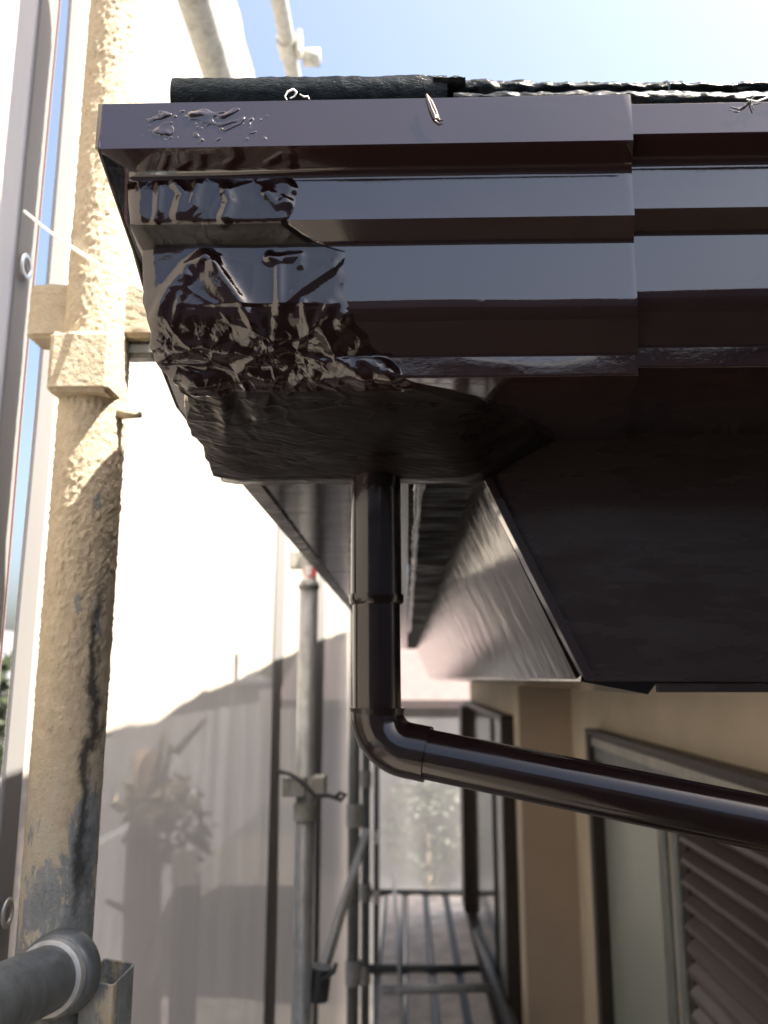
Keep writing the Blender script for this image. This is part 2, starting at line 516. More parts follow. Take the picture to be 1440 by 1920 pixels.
# slates along the eave: ragged brushed front edges
def slate(px0, px1, vt, vb, Y, seed, rag, depth=0.30, left_cut=False, name='roof_slate', vt2=None, vb2=None):
    x0, x1 = at(px0, vt, Y).x, at(px1, vt, Y).x
    nx = max(24, int((x1 - x0) / 0.0016))
    prof = 9
    v, f = [], []
    for i in range(nx + 1):
        a = i / nx
        x = x0 + (x1 - x0) * a
        z1 = at(px0, vt, Y).z + a * ((at(px1, vt2 if vt2 else vt, Y).z) - at(px0, vt, Y).z)
        z0 = at(px0, vb, Y).z + a * ((at(px1, vb2 if vb2 else vb, Y).z) - at(px0, vb, Y).z)
        j = rag * (noise.noise(Vector((x * 45, seed, 0))) + 0.6 * noise.noise(Vector((x * 130, seed, 5))) + 0.35 * noise.noise(Vector((x * 420, seed, 8))))
        jl = rag * 0.8 * (noise.noise(Vector((x * 60, seed, 11))) + 0.5 * noise.noise(Vector((x * 210, seed, 15))))
        ring = [(Y + depth, z1 + SL * depth), (Y + 0.03, z1 + SL * 0.03)]
        for k in range(prof):
            q = k / (prof - 1)
            by = -math.sin(math.pi * q) * 0.003 + rag * 0.55 * noise.noise(Vector((x * 90, q * 3, seed + 2)))
            z = z1 + j * (1 - q) + (z0 + jl * q - z1) * q
            ring.append((Y + by + rag * 0.5 * noise.noise(Vector((x * 30, q, seed + 7))), z))
        ring += [(Y + 0.05, z0 + 0.001), (Y + depth, z0 + SL * depth)]
        for yy, zz in ring: v.append((x, yy, zz))
    n = prof + 4
    for i in range(nx):
        for k in range(n - 1):
            f.append((i * n + k, i * n + k + 1, (i + 1) * n + k + 1, (i + 1) * n + k))
    f.append(tuple(range(n)))
    f.append(tuple(nx * n + k for k in range(n - 1, -1, -1)))
    return smooth_by_angle(mesh(name, v, f, M['slate'], house), 50)
slate(322, 838, 146, 194, 0.602, 1.3, 0.0012, vt2=141)
slate(812, 872, 139, 158, 0.600, 3.1, 0.004, 0.2, vt2=146)
slate(858, 1250, 150, 176, 0.606, 5.2, 0.0035, vt2=156, vb2=176)
slate(1254, 1720, 155, 175, 0.606, 8.4, 0.0032)
slate(850, 1700, 172, 196, 0.592, 12.7, 0.0022)
for k in range(4):
    slate(1726 + k * 440, 2162 + k * 440, 152, 176, 0.606, 20.3 + k * 3, 0.003)
    slate(1706 + k * 440, 2142 + k * 440, 172, 196, 0.592, 40.3 + k * 3, 0.0022)

# ------------------------------------------------------------------ windows
def window(x, yn, yf, z0, z1, near):
    w = Geo().box((x - 0.05, yf - 0.05, z0), (x + 0.03, yf, z1)).out('window', M['frame'], house, bevel=0.004)
    Geo().box((x - 0.055, yn, z1 + 0.002), (x + 0.03, yf + 0.002, z1 + 0.026)).out('window_head', M['frame'], w, bevel=0.003)
    Geo().box((x - 0.02, yn, z1 - 0.07), (x + 0.028, yf - 0.052, z1 - 0.001)).out('head_rail', M['alu'], w, bevel=0.003)
    return w
# near window (the wall is recessed for it: the panes sit in front of the wall plane)
zt_w = -0.215
wn = Geo().box((0.6800, 3.24, -2.2), (0.7600, 3.30, zt_w)).out('window', M['frame'], house, bevel=0.004)
Geo().box((0.6800, 1.25, zt_w + 0.001), (0.7340, 3.302, zt_w + 0.024)).out('window_head', M['frame'], wn, bevel=0.003)
Geo().box((0.6970, 1.25, zt_w - 0.085), (0.7335, 3.238, zt_w - 0.001)).out('head_rail', M['alu'], wn, bevel=0.004)
Geo().box((0.6880, 1.25, zt_w - 0.035), (0.6950, 3.238, zt_w - 0.004)).out('head_rail', M['alu_lt'], wn, bevel=0.002)
Geo().box((0.7250, 2.52, -2.2), (0.7345, 3.238, zt_w - 0.087)).out('pane', M['pane'], wn)
for (ya, yb, xa, mk) in ((2.47, 2.515, 0.7090, 'frame'), (2.405, 2.468, 0.6970, 'alu'), (2.355, 2.402, 0.705, 'alu_lt'), (2.31, 2.352, 0.6990, 'alu'), (2.275, 2.307, 0.7090, 'frame')):
    Geo().box((xa, ya, -2.2), (0.7335, yb, zt_w - 0.087)).out('stile', M[mk], wn, bevel=0.003)
sh = Geo().box((0.7300, 1.25, -2.2), (0.7345, 2.272, zt_w - 0.087)).out('shutter', M['frame'], house)
for k in range(32):
    z = zt_w - 0.10 - k * 0.052
    pts = [(0.7290, z), (0.6970, z - 0.030), (0.6930, z - 0.040), (0.7010, z - 0.050), (0.7290, z - 0.050)]
    g = Geo()
    n = 5
    g.add([(x, 1.25, zz) for x, zz in pts] + [(x, 2.268 + random.uniform(-0.003, 0.003), zz) for x, zz in pts],
          [tuple(range(n)), tuple(range(2 * n - 1, n - 1, -1))] + [(i, i + n, (i + 1) % n + n, (i + 1) % n) for i in range(n)])
    fix_normals(g.out('slat', M['shutter'], sh))
# further window
wf = Geo().box((0.44, 4.02, -1.62), (0.499, 4.10, -0.205)).out('window', M['frame'], house, bevel=0.004)
Geo().box((0.44, 4.02, -0.204), (0.499, 6.6, -0.175)).out('window_head', M['frame'], wf)
Geo().box((0.470, 4.102, -1.62), (0.499, 4.62, -0.21)).out('pane', M['pane'], wf)
Geo().box((0.465, 4.622, -1.62), (0.499, 4.70, -0.21)).out('stile', M['frame'], wf)
Geo().box((0.455, 4.702, -1.62), (0.499, 6.0, -0.21)).out('stile', M['glass'], wf)
Geo().box((0.40, 6.3, -1.62), (0.499, 6.6, -0.21)).out('stile', M['frame'], wf)
Geo().box((0.42, 4.0, -1.68), (0.499, 6.6, -1.622)).out('window_sill', M['frame'], wf)

# ------------------------------------------------------------------ gutter
gut = thing('gutter', 'glossy dark brown stepped gutter with its left end wrapped in crumpled painted cloth', 'gutter', (0.4, 0.7, 0.256))
def slope_to(y, z, ang, v):                    # follow a slanted underside until photo row v
    c, n_, t_ = math.cos(ang), math.sin(ang), T(v)
    k = (z - t_ * y) / (n_ + t_ * c)
    return y + c * k, z - n_ * k
def fillet(p, c, q, r, n=6):
    c_, a_, b_ = Vector(c), (Vector(p) - Vector(c)).normalized(), (Vector(q) - Vector(c)).normalized()
    A, B = c_ + a_ * r, c_ + b_ * r
    return [tuple(A * (1 - k / n) ** 2 + c_ * 2 * (k / n) * (1 - k / n) + B * (k / n) ** 2) for k in range(n + 1)]
def profile(off=0.0):
    Y0 = 0.55
    zl = Y0 * T(270)
    p0 = (Y0, zl)
    p1 = slope_to(*p0, math.radians(14), 322)
    p2 = (p1[0], p1[0] * T(410))
    p3 = slope_to(*p2, math.radians(30), 456)
    p4 = (p3[0] + 0.001, (p3[0] + 0.001) * T(583))
    p5 = slope_to(p4[0] + 0.008, p4[1] - 0.004, math.radians(42), 668)
    p6 = (p5[0] + 0.0005, (p5[0] + 0.0005) * T(708))
    P = [(Y0 + 0.05, Z0 - 0.004), (Y0, Z0), p0]
    P += fillet(p0, p1, p2, 0.006) + [p2] + fillet(p2, p3, p4, 0.003)
    P += fillet(p3, p4, p5, 0.010, 7) + fillet(p4, p5, p6, 0.0015) + fillet(p5, p6, (FY, FY * T(830)), 0.0022)
    P.append((FY - 0.001, FY * T(830)))
    return P_off(P, off)
def P_off(P, off):
    if off:
        O = []
        for i, (y, z) in enumerate(P):
            top = i < 2
            O.append((y + off * 0.8, z + (-off * 1.0 if top else off * 1.5)))
        P = O
    return P
PR = profile()
NLIP = 4
def LEFT_END(v_):
    for (a0, b0), (a1, b1) in zip(LE[:-1], LE[1:]):
        if v_ <= a1: return b0 + (b1 - b0) * max(0.0, v_ - a0) / (a1 - a0)
    return LE[-1][1]
LE = [(334, 242), (344, 520), (420, 520), (460, 612), (585, 620), (640, 655), (700, 715), (760, 860), (850, 1000)]
def trough(name, prof, x0, x1, mat, nx=2, thick=0.003, xlip=None, kx=0.0):
    n = len(prof)
    v, f = [], []
    # densify along X a little with minute waviness so reflections break up
    for i in range(nx + 1):
        for m_, (y, z) in enumerate(prof):
            xs = x0
            if xlip is not None:
                v0 = proj((0.0, y, z))[1]
                xs = xlip if m_ < 3 else at(LEFT_END(v0), v0, y).x
            xe_ = x1 + (y - 0.55) * kx
            x = xs + (xe_ - xs) * i / nx
            e = 0.0005 * noise.noise(Vector((x * 14, y * 30, z * 30)))
            v.append((x, y + e, z + e * 0.6))
    for i in range(nx):
        for k in range(n - 1):
            f.append((i * n + k, i * n + k + 1, (i + 1) * n + k + 1, (i + 1) * n + k))
    o = mesh(name, v, f, mat, gut)
    # hidden back closes the section
    smooth_by_angle(o, 32)
    if max(o.data.polygons, key=lambda p: -p.normal.y).normal.y > -0.9 or min(p.normal.y for p in o.data.polygons) > -0.9:
        o.data.flip_normals()
    s = o.modifiers.new('solid', 'SOLIDIFY')
    s.thickness = thick
    s.offset = -1
    b = o.modifiers.new('bevel', 'BEVEL')
    b.width = 0.0011
    b.segments = 3
    b.limit_method = 'ANGLE'
    b.angle_limit = math.radians(40)
    return o
xj = at(1176, 500, 0.62).x * 0.985
XE = atx(183, 240, -0.2).x
xe = at(181, 240, 0.55).x
xlip0 = xe
# the lip runs to the very end, the stepped body starts a little inside it
xb = at(236, 370, 0.583).x
xjl = at(1186, 240, 0.55).x
trough('gutter_sleeve', PR, xb, xjl, M['paint'], 60, xlip=xe, kx=0.2)
trough('gutter_trough', profile(0.0052), xjl - 0.03, 2.6, M['paint'], 120)
# end plate
capx = xe + 0.001
cp = [atx(180, 278, capx), atx(247, 470, capx), atx(268, 545, capx), atx(300, 690, capx), atx(330, 765, capx)]
cpoly = [(0.56, Z0 - 0.003), (0.552, Z0 - 0.004)] + [(p.y, p.z) for p in cp] + [(FY - 0.01, cp[-1].z - 0.002), (FY - 0.01, Z0 - 0.003)]
fix_normals(Geo().prism_x(cpoly, capx, capx + 0.003).out('end_plate', M['paint'], gut, bevel=0.0008))

# blistered runs of paint on the face of the lip
v, f = [], []
NX, NZ_ = 260, 80
pA, pB = at(250, 270, 0.55), at(540, 200, 0.55)
for i in range(NX + 1):
    for k in range(NZ_ + 1):
        a, b = i / NX, k / NZ_
        x, z = pA.x + (pB.x - pA.x) * a, pA.z + (pB.z - pA.z) * b
        m_ = ss(0, 0.12, a) * ss(1, 0.5, a) * ss(0, 0.08, b) * ss(1, 0.75, b)
        q = Vector((x * 0.45 + z * 0.35 + 0.31, x * 0.2 + 0.17, z * 0.8 - x * 0.25))
        clump = ss(-0.05, 0.35, noise.noise(q * 38 + Vector((1.3, 4.1, 2.2))) + 0.25 * (1 - abs(2 * a - 0.75)) - 0.25 * b + 0.12)
        w1 = q * 95 + noise.noise_vector(q * 60) * 1.5
        h = max(0, noise.noise(w1) + 0.45 * noise.noise(w1 * 2.3) - 0.10) * m_ * clump * 1.5
        h += max(0, noise.noise(q * 420) - 0.42) * 0.5 * m_ * ss(0.0, 0.4, noise.noise(q * 50 + Vector((7, 7, 7))) + 0.2)
        v.append((x, 0.55 - 0.0003 - 0.0027 * h + (0.0009 if h < 0.004 else 0), z))
for i in range(NX):
    for k in range(NZ_):
        f.append((i * (NZ_ + 1) + k, (i + 1) * (NZ_ + 1) + k, (i + 1) * (NZ_ + 1) + k + 1, i * (NZ_ + 1) + k + 1))
mesh('paint_run', v, f, M['paint'], gut, True)

# crumpled cloth wrap --------------------------------------------------------
base = PR[8:]                                   # from the underside of the lip to the back
seglen = [0.0]
for a, b in zip(base[:-1], base[1:]): seglen.append(seglen[-1] + math.hypot(b[0] - a[0], b[1] - a[1]))
LT = seglen[-1]
NR = 420
def base_at(s):
    for i in range(len(base) - 1):
        if s <= seglen[i + 1] or i == len(base) - 2:
            q = (s - seglen[i]) / max(1e-9, seglen[i + 1] - seglen[i])
            return (base[i][0] + (base[i + 1][0] - base[i][0]) * q, base[i][1] + (base[i + 1][1] - base[i][1]) * q)
raw = [base_at(LT * i / (NR - 1)) for i in range(NR)]
def blur(P, sig):
    W = int(3 * sig) + 1
    k = [math.exp(-0.5 * (j / sig) ** 2) for j in range(-W, W + 1)]
    out = []
    for i in range(len(P)):
        sy = sz = sw = 0
        for j in range(-W, W + 1):
            q = min(max(i + j, 0), len(P) - 1)
            wgt = k[j + W]
            sy += P[q][0] * wgt; sz += P[q][1] * wgt; sw += wgt
        out.append((sy / sw, sz / sw))
    return out
step = LT / (NR - 1)
tight, loose = blur(raw, 0.0012 / step), blur(raw, 0.013 / step)
def nrm2(P, i):
    a, b = P[max(i - 2, 0)], P[min(i + 2, len(P) - 1)]
    dy, dz = b[0] - a[0], b[1] - a[1]
    L = math.hypot(dy, dz) or 1
    return dz / L, -dy / L                      # pointing out of the gutter (towards viewer / down)
FOLDS = [  # photo polylines, width px, height mm
    ([(296, 589), (322, 542), (352, 503), (387, 486), (404, 495)], 9, 3.2),
    ([(330, 600), (340, 560), (352, 520)], 6, 2.0),
    ([(387, 495), (430, 555), (481, 615)], 15, 4.0),
    ([(405, 500), (448, 560), (500, 640)], 6, 2.2),
    ([(516, 641), (524, 581), (567, 542), (645, 488)], 7, 2.2),
    ([(524, 576), (524, 495), (507, 486)], 6, 2.0),
    ([(507, 486), (563, 482), (563, 497)], 6, 1.6),
    ([(611, 624), (636, 676), (684, 710)], 7, 3.4),
    ([(571, 572), (580, 624)], 5, 2.2),
    ([(640, 600), (657, 577)], 7, 3.0),
    ([(601, 612), (615, 590), (618, 575)], 7, 2.5),
    ([(421, 719), (425, 762), (499, 740)], 8, 4.5),
    ([(421, 719), (445, 735), (470, 750)], 6, -3.0),
    ([(675, 676), (715, 696), (753, 712)], 10, 3.4),
    ([(440, 655), (480, 662), (520, 650)], 9, 4.0),
    ([(490, 690), (540, 700), (570, 690)], 9, -4.0),
    ([(290, 640), (340, 650), (380, 640), (420, 655)], 10, 4.0),
    ([(360, 720), (390, 715), (410, 730)], 9, 3.5),
    ([(330, 680), (380, 690), (430, 690)], 10, -4.0),
    ([(300, 350), (296, 400), (292, 412)], 5, 1.6),
    ([(330, 345), (345, 365), (332, 405)], 7, 2.2),
    ([(372, 350), (362, 385), (350, 400)], 7, 2.4),
    ([(425, 358), (432, 380), (420, 410)], 7, 2.4),
    ([(500, 365), (520, 385), (552, 378)], 6, 1.8),
]
def seg_d(px, py, a, b):
    vx, vy = b[0] - a[0], b[1] - a[1]
    q = max(0, min(1, ((px - a[0]) * vx + (py - a[1]) * vy) / (vx * vx + vy * vy + 1e-9)))
    return math.hypot(px - a[0] - vx * q, py - a[1] - vy * q)
FB = [(min(p[0] for p in pl) - 3 * wd, max(p[0] for p in pl) + 3 * wd, min(p[1] for p in pl) - 3 * wd, max(p[1] for p in pl) + 3 * wd) for pl, wd, h in FOLDS]
def interp(tab, x):
    for (x0, y0), (x1, y1) in zip(tab[:-1], tab[1:]):
        if x <= x1: return y0 + (y1 - y0) * max(0, (x - x0)) / (x1 - x0)
    return tab[-1][1]
NC = 330
UNDER = []
v, f = [], []
for i in range(NR):
    y, z = raw[i]
    # photo row of this line of the profile on the unwrapped gutter
    vv = proj((0.0, y, z))[1]
    pxr = interp([(300, 556), (418, 556), (452, 600), (470, 656), (580, 656), (620, 690), (672, 742), (712, 770), (745, 900), (800, 1010), (845, 1070)], vv)
    pxl = interp([(300, 236), (420, 240), (460, 268), (560, 268), (640, 285), (700, 312), (730, 335), (790, 385), (850, 432)], vv)
    pxr += 16 * noise.noise(Vector((vv * 0.03, 4.2, 1)))
    xr = at(pxr, vv, y).x
    xl = max(xe + 0.002, at(pxl, vv, y).x)
    n1, n2 = nrm2(tight, i), nrm2(loose, i)
    UNDER.append(vv > 722 or 412 < vv < 462)
    for j in range(NC):
        t_ = j / (NC - 1)
        x = xl + (xr - xl) * t_
        lo = ss(0.62, 0.05, t_) if vv < 570 else ss(0.98, 0.5, t_)
        lo *= interp([(300, 0.05), (420, 0.4), (460, 0.55), (540, 0.8), (590, 1.0), (760, 1.0), (900, 1.0)], vv)
        by = tight[i][0] * (1 - lo) + loose[i][0] * lo
        bz = tight[i][1] * (1 - lo) + loose[i][1] * lo
        ny, nz = n1[0] * (1 - lo) + n2[0] * lo, n1[1] * (1 - lo) + n2[1] * lo
        L = math.hypot(ny, nz) or 1
        ny /= L; nz /= L
        px, py = proj((x, by, bz))
        edge = ss(0.0, 0.075, 1 - t_)
        # how crumpled this part is
        amp = interp([(300, 0.1), (335, 0.75), (410, 0.75), (450, 0.5), (480, 0.45), (560, 0.55), (590, 1.0), (640, 1.4), (715, 1.3), (755, 0.4), (900, 0.22)], py)
        amp *= 0.35 + 0.65 * ss(700, 560, px) if py > 560 else ss(700, 500, px) * 0.8 + 0.2
        P = Vector((x, by, bz))
        Pw = P + noise.noise_vector(P * 15) * 0.016
        low = ss(560, 625, py)
        dsp = 0.0032 * noise.noise(P * 17 + Vector((9, 4, 1)))          # broad soft undulation
        d1 = noise.voronoi(Vector((Pw.x * 20, Pw.y * 26, Pw.z * 26)))[0]
        d2 = noise.voronoi(Pw * 47 + Vector((3, 1, 7)))[0]
        dsp += (0.0052 * (0.45 - d1[0]) + 0.0018 * max(0, 1 - (d1[1] - d1[0]) * 4.0) ** 2) * (0.5 + 0.6 * low)
        dsp += (0.0021 * (0.45 - d2[0]) + 0.0008 * max(0, 1 - (d2[1] - d2[0]) * 4.0) ** 2) * (0.25 + 0.85 * low) * (0.6 + noise.noise(P * 25))
        dsp += 0.0005 * noise.noise(Pw * 130) * (0.3 + low)
        d3 = noise.voronoi(Pw * 100 + Vector((8, 2, 3)))[0]
        dsp += (0.0009 * (0.45 - d3[0]) + 0.0004 * max(0, 1 - (d3[1] - d3[0]) * 4.0) ** 2) * low * (0.5 + noise.noise(P * 40))
        dsp += 0.0050 * noise.noise(P * 13 + Vector((2, 3, 8))) * low * ss(800, 740, py)
        dsp = dsp * amp + 0.0012 * low
        # brush streaks on the underside
        if py > 735:
            k = ss(735, 770, py)
            dsp += k * 0.0009 * noise.noise(Vector((x * 30, y * 45, 17))) + k * 0.0003 * noise.noise(Vector((x * 22 + y * 30, (y * 1.0 - x * 0.45) * 170, 4))) + k * 0.00022 * noise.noise(Vector((x * 60, (y - x * 0.45) * 420, 8)))
        for (pl, wd, h), bb in zip(FOLDS, FB):
            if bb[0] < px < bb[1] and bb[2] < py < bb[3]:
                dd = min(seg_d(px, py, a, b) for a, b in zip(pl[:-1], pl[1:]))
                dsp += h * 0.0008 * math.exp(-(dd / (wd * 1.55)) ** 2)
        dsp += 0.0016
        # the cloth sags below the gutter at the back
        sag = max(0.0, min(1.0, (by - 0.64) / 0.18)) * ss(1.0, 0.72, t_) * 0.044
        dsp *= edge
        dsp += -0.0006 * (1 - edge)
        ex = 0.0
        if t_ < 0.10:
            ex = (1 - t_ / 0.10) * (0.008 * noise.noise(Vector((by * 28, bz * 28, 2))) + 0.002 * noise.noise(Vector((by * 80, bz * 80, 2)))) * (1 if vv > 540 else 0.35)
            dsp -= (1 - t_ / 0.10) ** 2 * 0.004
        v.append((x + ex, by + ny * dsp, bz + nz * dsp - sag))
for i in range(NR - 1):
    for j in range(NC - 1):
        f.append((i * NC + j, i * NC + j + 1, (i + 1) * NC + j + 1, (i + 1) * NC + j))
# closed left end: the cloth is tucked in towards the middle
rows = 8
n0 = len(v)
cyz = (0.72, 0.33)
for r in range(1, rows + 1):
    q = r / rows
    for i in range(NR):
        p = v[i * NC]
        wob = 0.004 * noise.noise(Vector((p[1] * 60, p[2] * 60, q * 4)))
        v.append((p[0] - 0.006 * math.sin(q * math.pi) + wob + 0.004 * q, p[1] + (cyz[0] - p[1]) * q * 0.9, p[2] + (cyz[1] - p[2]) * q * 0.9))
for r in range(rows):
    for i in range(NR - 1):
        a = (i * NC if r == 0 else n0 + (r - 1) * NR + i)
        b = ((i + 1) * NC if r == 0 else n0 + (r - 1) * NR + i + 1)
        f.append((a, b, n0 + r * NR + i + 1, n0 + r * NR + i))
wr = mesh('cloth_wrap', v, f, M['wrap'], gut, True)
fix_normals(wr)
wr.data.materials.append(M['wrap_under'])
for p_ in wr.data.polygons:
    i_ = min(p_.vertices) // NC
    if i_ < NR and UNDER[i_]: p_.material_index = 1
wr['label'] = 'crumpled wet-looking cloth wrap painted dark brown'

# ------------------------------------------------------------------ downpipe
PY = 0.828
ptop, pc = at(697, 905, PY), at(707, 1395, PY)
pr = 0.0236
pend = at(1440, 1545, 0.757)
dirp = (pend - pc).normalized()
pfar = pc + dirp * 0.85
dp = thing('downpipe', 'dark brown gloss downpipe hanging from the gutter and bending to the right', 'downpipe', (pc.x, PY, pc.z - 0.05))
def arc(p0, corner, p1, r, n=14):
    d0, d1 = (p0 - corner).normalized(), (p1 - corner).normalized()
    ang = d0.angle(d1)
    tl = r / math.tan(ang / 2)
    a, b = corner + d0 * tl, corner + d1 * tl
    c = corner + (d0 + d1).normalized() * (r / math.sin(ang / 2))
    out = []
    for k in range(n + 1):
        q = k / n
        va, vb = a - c, b - c
        om = va.angle(vb)
        out.append(c + (va * math.sin((1 - q) * om) + vb * math.sin(q * om)) / math.sin(om))
    return out
cor = Vector((pc.x, PY, pc.z))
up = Vector((pc.x - 0.002, PY, zo + 0.012))
el = arc(up, cor, pfar, 0.036)
zj = at(700, 1125, PY).z
ze = at(700, 1335, PY).z
smooth_by_angle(Geo().tube([up, Vector((pc.x - 0.001, PY, zj))], pr + 0.0018, 48).out('pipe_socket', M['pipe'], dp))
smooth_by_angle(Geo().tube([Vector((pc.x - 0.001, PY, zj + 0.005)), Vector((pc.x - 0.001, PY, zj - 0.002)), Vector((pc.x - 0.001, PY, zj - 0.005))], [pr + 0.0036, pr + 0.0036, pr + 0.0012], 48).out('collar', M['pipe'], dp))
smooth_by_angle(Geo().tube([Vector((pc.x - 0.001, PY, zj)), el[0] + Vector((0, 0, -0.004))], pr, 48).out('vertical_pipe', M['pipe'], dp))
smooth_by_angle(Geo().tube([Vector((pc.x, PY, ze + 0.004)), Vector((pc.x, PY, ze - 0.002))] + el + [el[-1] + dirp * 0.02], [pr + 0.0035, pr + 0.0022] + [pr + 0.0022] * len(el) + [pr + 0.0022], 48).out('elbow', M['pipe'], dp))
smooth_by_angle(Geo().tube([el[-1], pfar], pr - 0.0004, 48).out('sloping_pipe', M['pipe'], dp))

# ------------------------------------------------------------------ near scaffold pole
pole = thing('scaffold_pole', 'thick scaffold pole crusted with tan sprayed coating at the left edge', 'scaffold pole', (POLE_X, POLE_Y, -4.6), 'scaffold poles')
PRAD = 0.0372
seg, rows = 150, 620
v, f = [], []
zb, ztp = -0.62, 1.1
for i in range(rows + 1):
    z = zb + (ztp - zb) * i / rows
    rr = PRAD
    for k in range(seg):
        q = 2 * math.pi * k / seg
        c, s = math.cos(q), math.sin(q)
        P = Vector((c * 0.035, s * 0.035, z))
        lump = ss(-0.25, 0.15, z) * 0.85 + 0.15
        dsp = lump * (0.0007 * noise.noise(P * 60) + 0.0024 * max(0, noise.noise(P * 190 + Vector((4, 4, 4)))) + 0.0013 * noise.noise(P * 420))
        v.append((POLE_X + c * (rr + dsp), POLE_Y + s * (rr + dsp), z))
for i in range(rows):
    for k in range(seg):
        k2 = (k + 1) % seg
        f.append((i * seg + k, i * seg + k2, (i + 1) * seg + k2, (i + 1) * seg + k))
mesh('tube', v, f, M['coat'], pole, True)
Geo().tube([(POLE_X, POLE_Y, -4.6), (POLE_X, POLE_Y, zb)], PRAD, 32).out('tube', M['coat'], pole, True)
# cross bar and pocket fitting
def lumpy_box(name, a, b, mat, parent, amp=0.0011, n=26, rnd=0.004):
    """box with rounded edges and a sprayed-on crust"""
    import bmesh
    bm = bmesh.new()
    bmesh.ops.create_cube(bm, size=1)
    A, B = Vector(a), Vector(b)
    for q in bm.verts: q.co = Vector([A[i] + (B[i] - A[i]) * (q.co[i] + 0.5) for i in range(3)])
    bmesh.ops.bevel(bm, geom=bm.edges[:], offset=rnd, segments=3, affect='EDGES')
    bmesh.ops.subdivide_edges(bm, edges=[e for e in bm.edges if e.calc_length() > 0.01], cuts=n, use_grid_fill=True)
    bm.normal_update()
    for q in bm.verts:
        q.co += q.normal * (amp * (0.5 * noise.noise(q.co * 90) + 0.9 * noise.noise(q.co * 300)))
    for p in bm.faces: p.smooth = True
    me = bpy.data.meshes.new(name)
    bm.to_mesh(me)
    bm.free()
    me.materials.append(mat)
    o = bpy.data.objects.new(name, me)
    COL.objects.link(o)
    o.parent = parent
    o.location = -Vector(parent.location)
    return o
ca, cb = at(56, 640, POLE_Y), at(300, 537, POLE_Y)
lumpy_box('cross_bar', (ca.x, POLE_Y - 0.012, ca.z), (cb.x, POLE_Y + 0.03, cb.z), M['coat2'], pole)
lumpy_box('lower_plate', (at(214, 660, POLE_Y).x, POLE_Y + 0.0, at(214, 668, POLE_Y).z), (cb.x, POLE_Y + 0.024, ca.z - 0.001), M['zinc_mid'], pole, 0.0004, 8)
fy = POLE_Y - PRAD - 0.014
pa, pb = at(84, 733, fy), at(196, 618, fy)
pk = lumpy_box('pocket_box', (pa.x, fy, pa.z), (pb.x + 0.008, POLE_Y + 0.012, pb.z), M['coat2'], pole, 0.0007, 30, 0.004)
Geo().tube([(pb.x + 0.005, POLE_Y - 0.01, at(240, 780, POLE_Y).z), (pb.x + 0.034, POLE_Y - 0.012, at(240, 784, POLE_Y).z)], [0.007, 0.0035], 10).out('wedge', M['coat2'], pole, True)
# open pocket low down on the pole
ZP = at(215, 1850, POLE_Y - 0.045).z
c4 = [atz(148, 1836, ZP), atz(212, 1850, ZP), atz(254, 1806, ZP), atz(196, 1796, ZP)]
def ring_path(pts, r, n=5):
    out = []
    m = len(pts)
    for i in range(m):
        p, a, b = pts[i], pts[i - 1], pts[(i + 1) % m]
        if 0 < i < m - 1 or True:
            u, w_ = (a - p).normalized(), (b - p).normalized()
            A, B = p + u * r, p + w_ * r
            for k in range(n + 1):
                q = k / n
                out.append(A * (1 - q) ** 2 + p * 2 * q * (1 - q) + B * q * q)
    return out
outer = ring_path(c4, 0.006)
cen = sum(outer, Vector()) / len(outer)
inner = [cen + (p - cen) * 0.89 for p in outer]
n = len(outer)
dz = Vector((0, 0, -0.13))
v = outer + inner + [p + dz for p in outer] + [p + dz for p in inner]
v = [Vector(p) + Vector((0, 0, 0.0012 * noise.noise(Vector(p) * 160))) if i < 2 * n else p for i, p in enumerate(v)]
f = []
for i in range(n):
    k = (i + 1) % n
    f += [(i, k, n + k, n + i), (i, 2 * n + i, 2 * n + k, k), (n + i, n + k, 3 * n + k, 3 * n + i), (2 * n + i, 3 * n + i, 3 * n + k, 2 * n + k)]
fix_normals(mesh('wedge_pocket', v, f, M['coat'], pole))

# ledger tube reaching towards the viewer at the bottom left
l0 = at(118, 1822, POLE_Y - 0.04)
l1 = at(-300, 2010, 0.57)
ld = (l1 - l0).normalized()
led = thing('ledger_tube', 'dark grey steel ledger tube with a flared end at the bottom left corner', 'scaffold tube', tuple(l0))
R0 = 0.0315
smooth_by_angle(Geo().tube([l0 - ld * 0.004, l0 + ld * 0.002, l0 + ld * 0.020, l0 + ld * 0.024], [R0 + 0.004, R0 + 0.008, R0 + 0.006, R0 + 0.002], 48).out('end_flange', M['zinc_ledger'], led), 50)
smooth_by_angle(Geo().tube([l0 + ld * 0.018, l0 + ld * 0.034, l0 + ld * 0.036], [R0 + 0.002, R0 + 0.0015, R0 - 0.002], 48).out('collar', M['zinc'], led), 50)
smooth_by_angle(Geo().tube([l0 + ld * 0.03, l0 + ld * 0.7], R0 - 0.0025, 48).out('tube', M['zinc_ledger'], led), 50)

